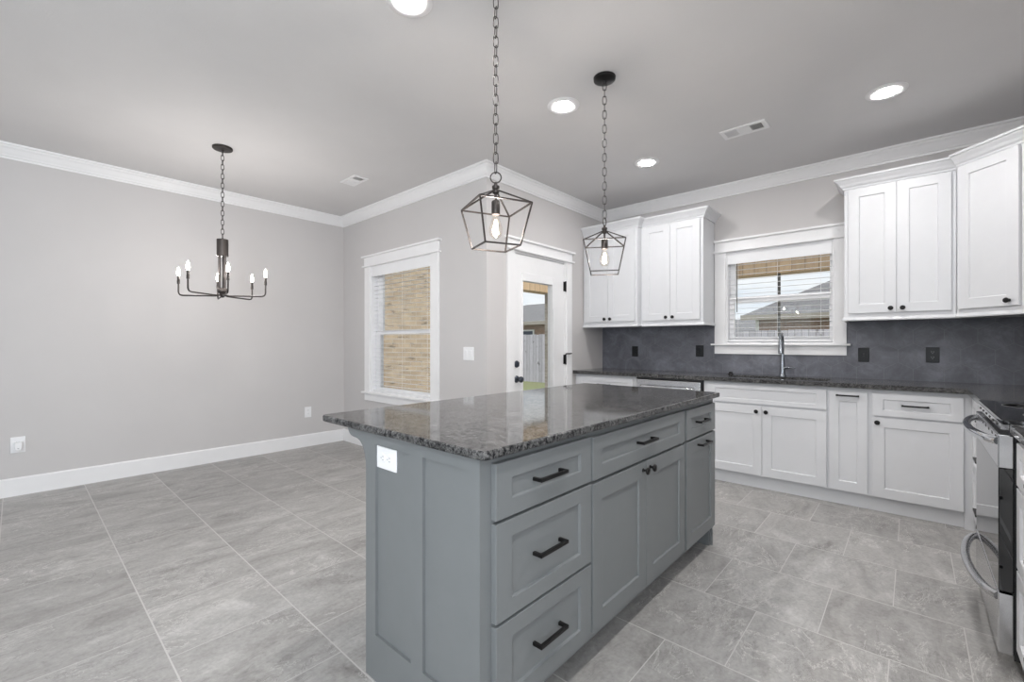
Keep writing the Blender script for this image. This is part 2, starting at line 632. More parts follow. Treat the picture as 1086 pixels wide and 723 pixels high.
struct(MB().box(XR, XR + T, YR - T, -2.5, 0, H).box(XR, XR + T, -0.1, YA, 0, H).box(XR, XR + T, -2.5, -0.1, 0, 1.05).box(XR, XR + T, -2.5, -0.1, 2.4, H).build('wall_right', 'wall'), 'grey kitchen wall behind the range', 'wall')
b = MB()
xs = [XD, -4.6, -2.0, 0.0 - 0.0]
b.box(XD, XR, YR - T, YR, 0, 0.55).box(XD, XR, YR - T, YR, 2.35, H)
for a0, a1 in ((XD, -4.65), (-1.95, -1.1), (0.8, XR)):
    b.box(a0, a1, YR - T, YR, 0.55, 2.35)
struct(b.build('wall_rear', 'wall'), 'grey wall with two wide openings behind the viewer', 'wall')


def sweep(path, prof, i):
    """solid along path[i]..path[i+1] (room on the right-hand side), mitred to its neighbours; prof: (offset, z)"""
    def nrm(a, c):
        d = Vector((c[0] - a[0], c[1] - a[1])).normalized()
        return Vector((d.y, -d.x))
    ns = [nrm(path[k], path[k + 1]) for k in range(len(path) - 1)]

    def mit(k):
        if k == 0:
            return ns[0]
        if k == len(path) - 1:
            return ns[-1]
        s = ns[k - 1] + ns[k]
        return s / (1 + ns[k - 1].dot(ns[k]))
    mb = MB()
    n = len(prof)
    vs = []
    for k in (i, i + 1):
        m_ = mit(k)
        for o_, z in prof:
            vs.append((path[k][0] + m_.x * o_, path[k][1] + m_.y * o_, z))
    fs = [tuple(range(n)), tuple(range(2 * n - 1, n - 1, -1))]
    fs += [(j, j + n, (j + 1) % n + n, (j + 1) % n) for j in range(n)]
    return mb.add(vs, fs)


ROOM = [(XD, YR), (XD, YB), (XC, YB), (XC, YA), (XR, YA), (XR, YR)]
CROWN = [(0, H - 0.108), (0.012, H - 0.108), (0.014, H - 0.094), (0.022, H - 0.090), (0.026, H - 0.080), (0.036, H - 0.066), (0.052, H - 0.040),
         (0.064, H - 0.028), (0.068, H - 0.018), (0.080, H - 0.014), (0.082, H), (0, H)]
nm = ['dining wall', 'dining window wall', 'patio door wall', 'kitchen wall', 'range wall']
for i in range(5):
    struct(sweep(ROOM, CROWN, i).build('trim_%d' % (i + 1), 'trim'), 'white crown moulding along the top of the ' + nm[i], 'crown moulding')
BASE = [(0, 0), (0.016, 0), (0.016, 0.132), (0.010, 0.142), (0, 0.142)]
struct(sweep(ROOM, BASE, 0).build('baseboard_left', 'trim'), 'tall white baseboard along the dining wall', 'baseboard')
struct(sweep(ROOM, BASE, 1).build('baseboard_dining', 'trim'), 'white baseboard below the dining window', 'baseboard')
struct(sweep([(XD, YB), (XC, YB), (XC, 2.974)], BASE, 1).build('baseboard_door', 'trim'), 'short white baseboard beside the patio door', 'baseboard')


# ------------------------------------------------------------------ windows and door
def casing(mb, x0, x1, z0, z1, top, wl=0.10, wr=0.10, t=0.02, sill=True, apron=0.095):
    """flat craftsman casing in a wall plane y=0 facing -y"""
    mb.box(x0 - wl, x0, -t, 0, z0, z1).box(x1, x1 + wr, -t, 0, z0, z1)
    mb.box(x0 - wl, x1 + wr, -t - 0.004, 0, z1, top)                       # head board
    mb.box(x0 - wl - 0.025, x1 + wr + 0.025, -t - 0.022, 0, z1 - 0.002, z1 + 0.014)   # fillet
    mb.box(x0 - wl - 0.03, x1 + wr + 0.03, -t - 0.028, 0, top - 0.006, top + 0.014)     # cap
    return mb


def frame(mb, x0, x1, z0, z1, wl, wr, wb_, wt, y0, y1):
    mb.box(x0, x0 + wl, y0, y1, z0, z1).box(x1 - wr, x1, y0, y1, z0, z1)
    return mb.box(x0 + wl, x1 - wr, y0, y1, z0, z0 + wb_).box(x0 + wl, x1 - wr, y0, y1, z1 - wt, z1)


def make_window(name, label, loc, x0, x1, z0, z1, top, wl, wr, rail0, rail1, sash_l, sash_r, glass_y, bot):
    root = thing(name, label, 'window', loc)
    root['kind'] = 'structure'
    casing(MB(), x0, x1, z0, z1, top, wl, wr).build('casing', 'trim', root, bev=0.002)
    MB().box(x0 - wl - 0.028, x1 + wr + 0.028, -0.05, glass_y - 0.03, z0 - 0.018, z0).build('sill', 'trim', root, bev=0.003)
    MB().box(x0 - wl, x1 + wr, -0.02, 0, z0 - 0.10, z0 - 0.018).build('apron', 'trim', root, bev=0.002)
    j = frame(MB(), x0, x1, z0, z1, 0.012, 0.012, 0.012, 0.012, 0, T)
    j.build('jamb', 'vinyl', root)
    y0, y1 = glass_y - 0.03, glass_y + 0.03
    s = MB()                                                              # lower sash stands in front
    xa, xb = x0 + 0.012, x1 - 0.012
    frame(s, xa, xb, z0 + 0.012, rail1, sash_l - xa, xb - sash_r, bot - z0 - 0.012, rail1 - rail0, y0, glass_y)
    so = s.build('lower_sash', 'vinyl', root, bev=0.003)
    MB().box(sash_l, sash_r, glass_y - 0.016, glass_y - 0.012, bot, rail0).build('pane', 'glass', so)
    u = MB()
    frame(u, xa, xb, rail0, z1 - 0.012, sash_l - xa, xb - sash_r, rail1 - 0.01 - rail0, 0.048, glass_y, y1)
    uo = u.build('upper_sash', 'vinyl', root, bev=0.003)
    MB().box(sash_l, sash_r, glass_y + 0.014, glass_y + 0.018, rail1 - 0.01, z1 - 0.06).build('pane', 'glass', uo)
    return root


def make_blind(name, label, loc, x0, x1, z0, z1, val0, pitch, wand):
    root = thing(name, label, 'window blind', loc, group='white slatted window blinds')
    MB().box(x0, x1, 0.012, 0.075, val0 + 0.02, z1).build('headrail', 'slat', root)
    MB().box(x0 - 0.001, x1 + 0.001, 0.003, 0.012, val0, z1).build('valance', 'slat', root, bev=0.002)
    s = MB()
    z = val0 - 0.01
    while z > z0 + 0.03:
        s.prism([(0.026, z - 0.0005), (0.043, z + 0.001), (0.060, z - 0.0005), (0.060, z + 0.001), (0.043, z + 0.0025), (0.026, z + 0.001)], x0, x1, 'x')
        z -= pitch
    s.build('slats', 'slat', root)
    MB().box(x0, x1, 0.018, 0.068, z0 + 0.003, z0 + 0.020).build('bottom_rail', 'slat', root, bev=0.004)
    for q in (0.10, 0.5, 0.90):
        x = x0 + (x1 - x0) * q
        MB().tube([(x, 0.043, z0 + 0.015), (x, 0.043, val0 + 0.02)], 0.0012, 5).build('ladder_cord', 'slat', root)
    if wand:
        x, zb = wand
        MB().tube([(x, 0.006, val0 + 0.0), (x, 0.004, zb)], 0.004, 6).build('tilt_wand', 'slat_cord' if 'slat_cord' in M else 'cord', root)
    return root


make_window('window_1', 'tall white double-hung dining window looking onto tan brick', (0, YB, 0), WB[0], WB[1], WB[2], WB[3], 2.188, 0.105, 0.125,
            1.300, 1.345, -4.515, -3.56, 0.09, 0.70)
make_blind('window_blind', 'open white slatted blind in the tall dining window', (0, YB, 0), WB[0] + 0.015, WB[1] - 0.015, WB[2] + 0.01, WB[3] - 0.004, 1.958, 0.047, None)
make_window('window_2', 'wide white window above the kitchen sink', (0, YA, 0), WA[0], WA[1], WA[2], WA[3], 2.196, 0.103, 0.088,
            1.595, 1.650, -1.302, -0.538, 0.09, 1.262)
make_blind('window_blind', 'open white slatted blind in the window above the sink', (0, YA, 0), WA[0] + 0.014, WA[1] - 0.014, WA[2] + 0.014, WA[3] - 0.004, 1.968, 0.047, (-1.265, 1.50))

# unseen rear windows, added to go with the fill lamps
for k, (a0, a1) in enumerate(((-4.65, -1.95), (-1.1, 0.8))):
    r = thing('window_%d' % (k + 3), 'wide rear window added for fill light behind the viewer, %s of the pair' % ('left' if k == 0 else 'right'), 'window', (0, YR, 0))
    r['kind'] = 'structure'
    m_ = MB().box(a0, a1, -0.1, -0.04, 0.55, 0.62).box(a0, a1, -0.1, -0.04, 2.28, 2.35).box(a0, a0 + 0.07, -0.1, -0.04, 0.62, 2.28).box(a1 - 0.07, a1, -0.1, -0.04, 0.62, 2.28)
    m_.build('frame', 'vinyl', r)
    MB().box(a0 + 0.07, a1 - 0.07, -0.075, -0.07, 0.62, 2.28).build('pane', 'glass', r)

for k, (px_, py_, rz_, lab_) in enumerate(((XR, -1.3, -PI / 2, 'range wall'),)):  # unseen window added around the side fill lamp
    r = thing('window_%d' % (k + 5), 'wide side window added for fill light in the %s beside the viewer' % lab_, 'window', (px_, py_, 0), rz_)
    r['kind'] = 'structure'
    MB().box(-1.2, 1.2, 0.04, 0.1, 1.05, 1.12).box(-1.2, 1.2, 0.04, 0.1, 2.33, 2.4).box(-1.2, -1.13, 0.04, 0.1, 1.12, 2.33).box(1.13, 1.2, 0.04, 0.1, 1.12, 2.33).build('frame', 'vinyl', r)
    MB().box(-1.13, 1.13, 0.07, 0.075, 1.12, 2.33).build('pane', 'glass', r)

# patio door in the wall x = XC; local x runs along world +y, face towards +x
dr = thing('door_1', 'white half-glass patio door with dark knob and deadbolt', 'door', (XC, 0, 0), PI / 2)
dr['kind'] = 'structure'
c = MB()
c.box(DC[0] - 0.09, DC[0], -0.02, 0, 0, DC[2] + 0.005).box(DC[1], DC[1] + 0.094, -0.02, 0, 0, DC[2] + 0.005)
c.box(DC[0] - 0.09, DC[1] + 0.094, -0.024, 0, DC[2] + 0.005, 2.160)
c.box(DC[0] - 0.115, DC[1] + 0.119, -0.042, 0, DC[2] + 0.003, DC[2] + 0.019)
c.box(DC[0] - 0.12, DC[1] + 0.124, -0.048, 0, 2.154, 2.174)
c.build('casing', 'trim', dr, bev=0.002)
j = MB().box(DC[0], DC[0] + 0.014, 0, T, 0, DC[2]).box(DC[1] - 0.014, DC[1], 0, T, 0, DC[2]).box(DC[0] + 0.014, DC[1] - 0.014, 0, T, DC[2] - 0.014, DC[2])
j.build('jamb', 'trim', dr)
L0, L1, B0, B1 = 3.190, 3.700, 0.30, 1.868   # lite outer
sl = MB()
s0, s1, st = DC[0] + 0.016, DC[1] - 0.016, DC[2] - 0.018
sl.box(s0, L0, 0.004, 0.048, 0.015, st).box(L1, s1, 0.004, 0.048, 0.015, st).box(L0, L1, 0.004, 0.048, 0.015, B0).box(L0, L1, 0.004, 0.048, B1, st)
slo = sl.build('slab', 'trim', dr)
lf = MB()
fw = 0.055
frame(lf, L0, L1, B0, B1, 0.012, 0.034, fw, 0.075, -0.008, 0.060)
lf.build('lite_frame', 'trim', dr, bev=0.004)
MB().box(L0 + 0.01, L1 - 0.03, 0.024, 0.028, B0 + 0.03, B1 - 0.03).build('pane', 'glass', dr)
MB().box(L1 - 0.034, L1 - 0.022, -0.016, -0.006, 0.6, 1.55).build('blind_slider', 'plastic', dr, bev=0.002)
kn = MB().lathe([(0.0, 0.0), (0.033, 0.0), (0.033, 0.006), (0.028, 0.011), (0.012, 0.014), (0.011, 0.034), (0.016, 0.038), (0.027, 0.048), (0.030, 0.058), (0.026, 0.068), (0.012, 0.074), (0, 0.075)], (3.116, 0.004, 0.865), 20, 'y')
kn.build('knob', 'slate_metal', dr, smooth=40)
MB().lathe([(0, 0), (0.032, 0), (0.032, 0.008), (0.028, 0.013), (0, 0.014)], (3.116, 0.004, 1.005), 20, 'y').box(3.110, 3.122, -0.028, -0.008, 0.985, 1.025).build('deadbolt', 'slate_metal', dr, smooth=40)
for k, z in enumerate((1.80, 1.03, 0.26)):
    hb = MB().tube([(3.893, -0.008, z - 0.055), (3.893, -0.008, z + 0.055)], 0.008, 8).box(3.866, 3.893, -0.002, 0.006, z - 0.05, z + 0.05)
    if k == 1:
        hb.tube([(3.893, -0.010, z + 0.06), (3.915, -0.045, z + 0.06), (3.94, -0.05, z + 0.062)], 0.007, 6)
    hb.build('hinge', 'black', dr)

# ------------------------------------------------------------------ cabinet parts (local: front frame plane y=0, room at -y)
def pull(x, z, y, parent, length=0.145, mat='black', vert=False):
    h = length / 2
    s = 0.0055
    p = MB()
    p.box(x - h, x + h, y - 0.036, y - 0.036 + 2 * s, z - s, z + s)
    p.box(x - h, x - h + 2 * s, y - 0.028, y, z - s, z + s).box(x + h - 2 * s, x + h, y - 0.028, y, z - s, z + s)
    return p.build('pull', mat, parent, bev=0.0012)


def knob(x, z, y, parent, mat='black'):
    k = MB().lathe([(0, 0), (0.009, 0), (0.009, 0.002), (0.0055, 0.004), (0.005, 0.013), (0.009, 0.016), (0.0155, 0.020), (0.0165, 0.024), (0.014, 0.028), (0.006, 0.030), (0, 0.0302)], (x, y, z), 16, 'y')
    return k.build('knob', mat, parent, smooth=35)


def front(root, name, x0, x1, z0, z1, mat, rail=0.066, stile=0.066, pull_at=None, knob_at=None, plen=0.145):
    o = MB().shaker(x0, x1, z0, z1, rail, stile).build(name, mat, root, bev=0.0012)
    if pull_at:
        on_panel = x0 + stile < pull_at[0] < x1 - stile and z0 + rail < pull_at[1] < z1 - rail
        pull(pull_at[0], pull_at[1], -0.020 + (0.009 if on_panel else 0), o, plen)
    if knob_at:
        knob(knob_at[0], knob_at[1], -0.020, o)
    return o


def carcass(root, w, depth, z0, z1, mat, toe=None, toe_mat=None):
    """box with a flat face frame; toe = (recess, height) cuts the kick space under it"""
    MB().box(0, w, 0.0, depth, z0, z1).build('carcass', mat, root)
    if toe:
        MB().box(0, w, toe[0], toe[0] + 0.016, 0, z0).build('toe_kick', toe_mat or mat, root)


# ------------------------------------------------------------------ island (faces +x): local x = world y
XI, ZC0, ZC1 = -0.885, 0.882, 0.908
DI = 0.595
isl_grp = 'grey cabinets of the island'
i1 = thing('island_cabinet', 'grey three-drawer island cabinet with outlet on its panelled end', 'cabinet', (XI, 0.872, 0), PI / 2, isl_grp)
carcass(i1, 1.397 - 0.872, DI, 0.105, ZC0, 'island', (0.15, 0.1), 'toe_shade')
for z0, z1 in ((0.697, 0.858), (0.407, 0.687), (0.140, 0.397)):
    front(i1, 'drawer', 0.897 - 0.872, 1.391 - 0.872, z0, z1, 'island', 0.050, 0.068, (1.140 - 0.872, (z0 + z1) / 2))
ep = MB()       # panelled end, local x from -0.020 (towards the viewer) to 0; local y from 0 (front) to DI (back)
def EB(xw0, xw1, z0, z1, d0=-0.020, d1=-0.010):   # xw in world x
    ep.box(d0, d1, XI - xw1, XI - xw0, 0, 1) if False else ep.box(d0, d1, -(xw1 - XI), -(xw0 - XI), z0, z1)
EB(-1.480, -0.885, 0, ZC0, -0.010, 0.0)
EB(-1.480, -1.416, 0, ZC0)
EB(-1.205, -1.142, 0.163, 0.838)
EB(-0.933, -0.885, 0, ZC0)
EB(-1.416, -0.933, 0, 0.163)
EB(-1.416, -0.933, 0.838, ZC0)
ep.build('end_panel', 'island', i1)
# scrolled bracket carrying the counter overhang, one sheet behind the other at the end of the island
cor = [(-1.4800, 0.740), (-1.4815, 0.765), (-1.486, 0.785), (-1.494, 0.805), (-1.505, 0.822), (-1.520, 0.835), (-1.540, 0.8425), (-1.558, 0.8445), (-1.575, 0.8455), (-1.590, 0.849), (-1.600, 0.855), (-1.607, 0.863), (-1.612, 0.873), (-1.613, ZC0), (-1.480, ZC0)]
for y0, nm_ in ((-0.020, 'bracket'),):
    MB().prism([(-(x - XI), z) for x, z in cor], y0, y0 + 0.045, 'x').build(nm_, 'island', i1)
MB().box(0, 1.397 - 0.872, DI - 0.001, DI + 0.012, 0, ZC0).build('back_panel', 'island', i1)

i2 = thing('island_cabinet', 'grey island cabinet with one wide drawer over two doors', 'cabinet', (XI, 1.397, 0), PI / 2, isl_grp)
carcass(i2, 0.90, DI, 0.105, ZC0, 'island', (0.15, 0.1), 'toe_shade')
front(i2, 'drawer', 0.008, 0.884, 0.695, 0.853, 'island', 0.050, 0.064, (1.838 - 1.397, 0.774))
front(i2, 'door', 0.008, 1.8405 - 1.397, 0.140, 0.682, 'island', knob_at=(1.808 - 1.397, 0.650))
front(i2, 'door', 1.8435 - 1.397, 0.884, 0.140, 0.682, 'island', knob_at=(1.876 - 1.397, 0.650))
MB().box(0, 0.90, DI - 0.001, DI + 0.012, 0, ZC0).build('back_panel', 'island', i2)

i3 = thing('island_cabinet', 'narrow grey island cabinet at the far end, drawer over tall pull-out', 'cabinet', (XI, 2.297, 0), PI / 2, isl_grp)
carcass(i3, 0.463, DI, 0.105, ZC0, 'island', (0.15, 0.1), 'toe_shade')
front(i3, 'drawer', 0.012, 0.452, 0.695, 0.850, 'island', 0.048, 0.066, (0.232, 0.7725))
front(i3, 'door', 0.012, 0.452, 0.130, 0.684, 'island', 0.066, 0.066, (0.232, 0.650))
MB().box(0.445, 0.463, 0.012, 0.16, 0, 0.105).box(0.463, 0.475, 0.0, DI, 0, ZC0).build('end_panel', 'island', i3)
MB().box(0, 0.463, DI - 0.001, DI + 0.012, 0, ZC0).build('back_panel', 'island', i3)


def slab(pts, z0, z1, r=0.012):
    """counter outline with rounded corners"""
    out = []
    n = len(pts)
    for i in range(n):
        p, a, q = Vector(pts[i - 1]), Vector(pts[i]), Vector(pts[(i + 1) % n])
        d0, d1 = (p - a).normalized(), (q - a).normalized()
        for k in range(5):
            s = k / 4
            out.append(tuple((a + d0 * r * (1 - s) ** 2 + d1 * r * s ** 2)))
    return MB().prism(out, z0, z1, 'z')


ct = slab([(-1.787, 0.826), (-0.842, 0.826), (-0.842, 2.783), (-1.787, 2.783)], ZC0, ZC1, 0.03).build('island_countertop', 'granite', bev=0.006, seg=3)
tag(ct, 'dark speckled granite countertop on the grey island', 'countertop')

# ------------------------------------------------------------------ base cabinets on the kitchen wall (frame plane y=4.085)
YF = 4.085
DBASE = YA - YF - 0.005
ZT = 0.874
base_grp = 'white base cabinets below the sink counter'


def base_cab(x0, x1, label, hollow=False):
    r = thing('base_cabinet', label, 'cabinet', (x0, YF, 0), 0, base_grp)
    w_ = x1 - x0
    if hollow:
        MB().box(0, w_, 0, DBASE, 0.105, 0.60).box(0, w_, 0, 0.03, 0.60, ZT).box(0, 0.02, 0.03, DBASE, 0.60, ZT).box(w_ - 0.015, w_, 0.03, DBASE, 0.60, ZT).build('carcass', 'cab', r)
        MB().box(0, w_, 0.035, 0.051, 0, 0.105).build('toe_kick', 'cab', r)
        return r
    carcass(r, w_, DBASE, 0.105, ZT, 'cab', (0.035, 0.1))
    return r


c0 = base_cab(XC + 0.003, -2.022, 'white base cabinet between patio door wall and dishwasher')
front(c0, 'drawer', 0.03, 0.69, 0.70, 0.848, 'cab', 0.045, 0.06, (0.36, 0.774))
front(c0, 'door', 0.03, 0.358, 0.115, 0.685, 'cab', knob_at=(0.32, 0.64))
front(c0, 'door', 0.362, 0.69, 0.115, 0.685, 'cab', knob_at=(0.40, 0.64))

dw = thing('dishwasher', 'stainless dishwasher set between the white base cabinets', 'dishwasher', (-2.016, YF, 0))
MB().box(0, 0.636, 0.0, DBASE, 0.105, ZT).box(0, 0.636, 0.05, 0.08, 0.0, 0.105).build('body', 'blackbody', dw)
MB().box(0.008, 0.616, -0.03, 0.0, 0.115, 0.852).build('door', 'steel', dw, bev=0.006)
MB().box(0.0, 0.628, -0.02, 0.0, 0.855, 0.864).box(0.617, 0.628, -0.02, 0.0, 0.115, 0.855).build('trim_strip', 'blackbody', dw)
hd = MB().tube([(0.06, -0.03, 0.79), (0.065, -0.065, 0.79), (0.10, -0.075, 0.79), (0.52, -0.075, 0.79), (0.555, -0.065, 0.79), (0.56, -0.03, 0.79)], 0.011, 10)
hd.build('handle', 'chrome', dw, smooth=60)

sx = -1.378
c1 = base_cab(sx, -0.472, 'white sink cabinet with two doors below the kitchen window', True)
front(c1, 'false_drawer_front', -1.345 - sx, -0.482 - sx, 0.700, 0.848, 'cab', 0.032, 0.066)
front(c1, 'door', -1.345 - sx, -0.9165 - sx, 0.116, 0.683, 'cab', knob_at=(-0.953 - sx, 0.641))
front(c1, 'door', -0.9135 - sx, -0.482 - sx, 0.116, 0.683, 'cab', knob_at=(-0.882 - sx, 0.641))
c2 = base_cab(-0.472, -0.226, 'narrow white pull-out cabinet right of the sink doors')
front(c2, 'door', 0.007, 0.231, 0.116, 0.843, 'cab', 0.070, 0.058, (0.118, 0.817), plen=0.135)
c3 = base_cab(-0.226, 0.27, 'white corner-side base cabinet, one drawer over one door')
front(c3, 'drawer', 0.012, 0.470, 0.688, 0.846, 'cab', 0.042, 0.060, (0.238, 0.770), plen=0.14)
front(c3, 'door', 0.012, 0.470, 0.114, 0.674, 'cab', knob_at=(0.04, 0.641))
MB().box(0.474, 0.5255, -0.002, 0.05, 0, ZT).build('corner_post', 'cab', c3)

# right-hand run (faces -x): local x = -world y
XF = 0.300
c4 = thing('base_cabinet', 'white three-drawer cabinet tucked between the corner and the range', 'cabinet', (XF, 4.083, 0), -PI / 2, base_grp)
carcass(c4, 4.083 - 3.152, XR - XF - 0.005, 0.105, ZT, 'cab', (0.075, 0.1))
for z0, z1 in ((0.697, 0.846), (0.407, 0.687), (0.116, 0.397)):
    front(c4, 'drawer', 0.05, 0.91, z0, z1, 'cab', 0.045, 0.06, (0.52, (z0 + z1) / 2))
c5 = thing('base_cabinet', 'white drawer cabinet on the near side of the range', 'cabinet', (0.292, 2.378, 0), -PI / 2, base_grp)
carcass(c5, 0.9, XR - 0.292 - 0.005, 0.105, ZT, 'cab', (0.075, 0.1))
for z0, z1 in ((0.697, 0.846), (0.407, 0.687), (0.116, 0.397)):
    front(c5, 'drawer', 0.02, 0.87, z0, z1, 'cab', 0.045, 0.06, (0.445, (z0 + z1) / 2))

# countertop: L-shaped slab with the sink cut out, plus the near piece past the range
KX0, KX1, KY0, KY1 = -1.20, -0.49, 4.135, 4.44
ct2 = thing('countertop', 'long dark granite countertop running under the kitchen window', 'countertop', (0, 0, 0))
k = MB()
yA1 = YA - 0.003
k.box(XC + 0.002, KX0, 4.035, yA1, ZT, ZC1).box(KX1, 0.258, 4.035, yA1, ZT, ZC1)
k.box(KX0, KX1, 4.035, KY0, ZT, ZC1).box(KX0, KX1, KY1, yA1, ZT, ZC1)
k.box(0.258, XR - 0.002, 3.153, yA1, ZT, ZC1)
k.build('slab', 'granite', ct2)
MB().box(0.258, XR - 0.002, 1.46, 2.377, ZT, ZC1).build('near_slab', 'granite', None, bev=0.004)
ns = bpy.data.objects['near_slab']
ns.name = 'countertop.001'
tag(ns, 'dark granite countertop over the drawers on the near side of the range', 'countertop')

snk = thing('sink', 'stainless undermount sink set into the dark counter below the window', 'sink', (0, 0, 0))
s = MB()
zb = 0.70
w_ = 0.006
s.box(KX0 - w_, KX1 + w_, KY0 - w_, KY1 + w_, zb - w_, zb)
s.box(KX0 - w_, KX0, KY0 - w_, KY1 + w_, zb, ZT - 0.0005).box(KX1, KX1 + w_, KY0 - w_, KY1 + w_, zb, ZT - 0.0005)
s.box(KX0, KX1, KY0 - w_, KY0, zb, ZT - 0.0005).box(KX0, KX1, KY1, KY1 + w_, zb, ZT - 0.0005)
s.build('basin', 'chrome', snk)
MB().lathe([(0, 0.001), (0.042, 0.001), (0.045, 0.004), (0.03, 0.004), (0.026, 0.001), (0, 0.001)], (-0.845, 4.29, zb)).build('drain', 'chrome', snk, smooth=40)

fc = thing('faucet', 'tall slate-grey gooseneck faucet with pull-down spray head', 'faucet', (-0.853, 4.515, ZC1))
MB().lathe([(0, 0), (0.030, 0), (0.030, 0.006), (0.024, 0.012), (0.021, 0.03), (0.019, 0.06), (0.0175, 0.12), (0.013, 0.16), (0.012, 0.20), (0, 0.20)]).build('body', 'faucet', fc, smooth=50)
arc = [(0, 0, 0.19), (0, 0, 0.27)]
for q in range(1, 11):
    a = PI * q / 10 * 0.97
    arc.append((0.012 * q / 10, -0.075 * (1 - math.cos(a)), 0.29 + 0.085 * math.sin(a)))
MB().tube(arc, 0.0125, 12).build('neck', 'faucet', fc, smooth=60)
e = Vector(arc[-1])
MB().tube([e + Vector((0, 0, 0.012)), e + Vector((0.003, -0.004, -0.03)), e + Vector((0.006, -0.010, -0.075)), e + Vector((0.008, -0.013, -0.095))], [0.015, 0.018, 0.022, 0.021], 14).build('spray_head', 'faucet', fc, smooth=60)
MB().tube([(0.012, 0, 0.075), (0.045, 0, 0.078)], 0.012, 10).tube([(0.045, 0, 0.078), (0.070, -0.006, 0.079), (0.100, -0.012, 0.074)], [0.008, 0.006, 0.005], 8).build('lever', 'faucet', fc, smooth=60)
sp = thing('soap_dispenser', 'small dark button cap on the counter left of the sink', 'sink cap', (-1.275, 4.50, ZC1))
MB().lathe([(0, 0), (0.028, 0), (0.028, 0.006), (0.018, 0.009), (0.016, 0.020), (0.013, 0.024), (0, 0.025)]).build('cap', 'black', sp, smooth=40)

# ------------------------------------------------------------------ range (faces -x): local x = -world y, local y=0 at the door face x=0.268
rg = thing('range', 'stainless slide-in electric range with black glass door and bowed handles', 'range', (0.270, 3.146, 0), -PI / 2)
RW = 0.762
MB().box(0.002, RW - 0.002, 0.0, 0.59, 0.06, 0.893).box(0.03, 0.07, 0.05, 0.09, 0, 0.06).box(RW - 0.07, RW - 0.03, 0.05, 0.09, 0, 0.06).box(0.03, 0.07, 0.5, 0.54, 0, 0.06).box(RW - 0.07, RW - 0.03, 0.5, 0.54, 0, 0.06).build('body', 'blackbody', rg)
ck = MB().box(0.0, RW, -0.030, 0.595, 0.900, 0.921).build('cooktop', 'blackglass', rg, bev=0.003)
for cx, cy, rr in ((0.20, 0.13, 0.105), (0.56, 0.13, 0.085), (0.20, 0.41, 0.085), (0.56, 0.41, 0.105)):
    MB().lathe([(rr - 0.004, 0.0), (rr - 0.004, 0.0007), (rr, 0.0007), (rr, 0.0)], (cx, cy, 0.9212), 40).lathe([(rr * 0.55 - 0.003, 0.0), (rr * 0.55 - 0.003, 0.0007), (rr * 0.55, 0.0007), (rr * 0.55, 0.0)], (cx, cy, 0.9212), 40).build('burner_ring', 'ring', ck)
pn = MB().prism([(-0.031, 0.905), (-0.034, 0.885), (0.0, 0.885), (0.0, 0.905)], 0.0, RW, 'x').build('control_strip', 'chrome', rg)
for q in range(6):
    MB().box(0.10 + q * 0.11, 0.13 + q * 0.11, -0.0345, -0.030, 0.890, 0.897).build('vent_slot', 'dark', pn)
dd = MB().box(0.003, RW - 0.003, -0.0385, 0.0, 0.30, 0.745).build('oven_door', 'blackglass', rg, bev=0.003)
MB().box(0.003, RW - 0.003, -0.040, 0.0, 0.745, 0.866).build('door_band', 'steel', dd, bev=0.004)
for q in range(7):
    MB().box(0.09 + q * 0.10, 0.115 + q * 0.10, -0.0408, -0.038, 0.846, 0.856).build('vent_slot', 'dark', dd)


def bow(z, out, sag=0.0):
    pts, rs = [], []
    for q in range(0, 25):
        s_ = q / 24
        x = 0.035 + s_ * (RW - 0.07)
        o_ = math.sin(PI * s_) ** 0.55 * out
        pts.append((x, -0.036 - o_, z - sag * math.sin(PI * s_)))
        rs.append(0.015)
    return MB().tube(pts, rs, 12)


bow(0.838, 0.058, 0.0).build('handle', 'chrome', dd, smooth=60)
bd = MB().box(0.003, RW - 0.003, -0.0395, 0.0, 0.075, 0.292).build('warming_drawer', 'steel', rg, bev=0.004)
bow(0.268, 0.062).build('handle', 'steel', bd, smooth=60)

# ------------------------------------------------------------------ upper cabinets
UP_Z0, UP_Z1 = 1.398, 2.40
up_grp = 'white upper cabinets'
CAB_CROWN = [(0, UP_Z1 - 0.008), (0.010, UP_Z1 - 0.008), (0.012, UP_Z1 + 0.004), (0.022, UP_Z1 + 0.014), (0.030, UP_Z1 + 0.030), (0.048, UP_Z1 + 0.050), (0.052, UP_Z1 + 0.058), (0.060, UP_Z1 + 0.060), (0.062, UP_Z1 + 0.074), (0, UP_Z1 + 0.074)]
RAIL = [(0, 1.372), (0.016, 1.372), (0.018, 1.380), (0.012, 1.390), (0.006, 1.399), (0, 1.399)]


def moulding(root, path, prof, name):
    mb = MB()
    for i in range(len(path) - 1):
        m2 = sweep(path, prof, i)
        mb.add(m2.v, m2.f)
    return mb.build(name, 'cab', root)


def upper(label, x0, x1, yf, doors, left_open, right_open):
    r = thing('upper_cabinet', label, 'cabinet', (x0, yf, 0), 0, up_grp)
    w_ = x1 - x0
    d_ = YA - yf - 0.004
    MB().box(0, w_, 0, d_, UP_Z0 - 0.012, UP_Z1 + 0.05).build('carcass', 'cab', r)
    n = len(doors)
    for q, (a, c_) in enumerate(doors):
        kx = (c_ - 0.032) if q == 0 else (a + 0.032)
        front(r, 'door', a - x0, c_ - x0, 1.428, 2.386, 'cab', knob_at=(kx - x0, 1.458))
    path = [(0, 0), (w_, 0)]
    if left_open:
        path = [(0, left_open)] + path
    if right_open:
        path = path + [(w_, right_open)]
    moulding(r, path, CAB_CROWN, 'crown')
    moulding(r, path, RAIL, 'light_rail')
    return r


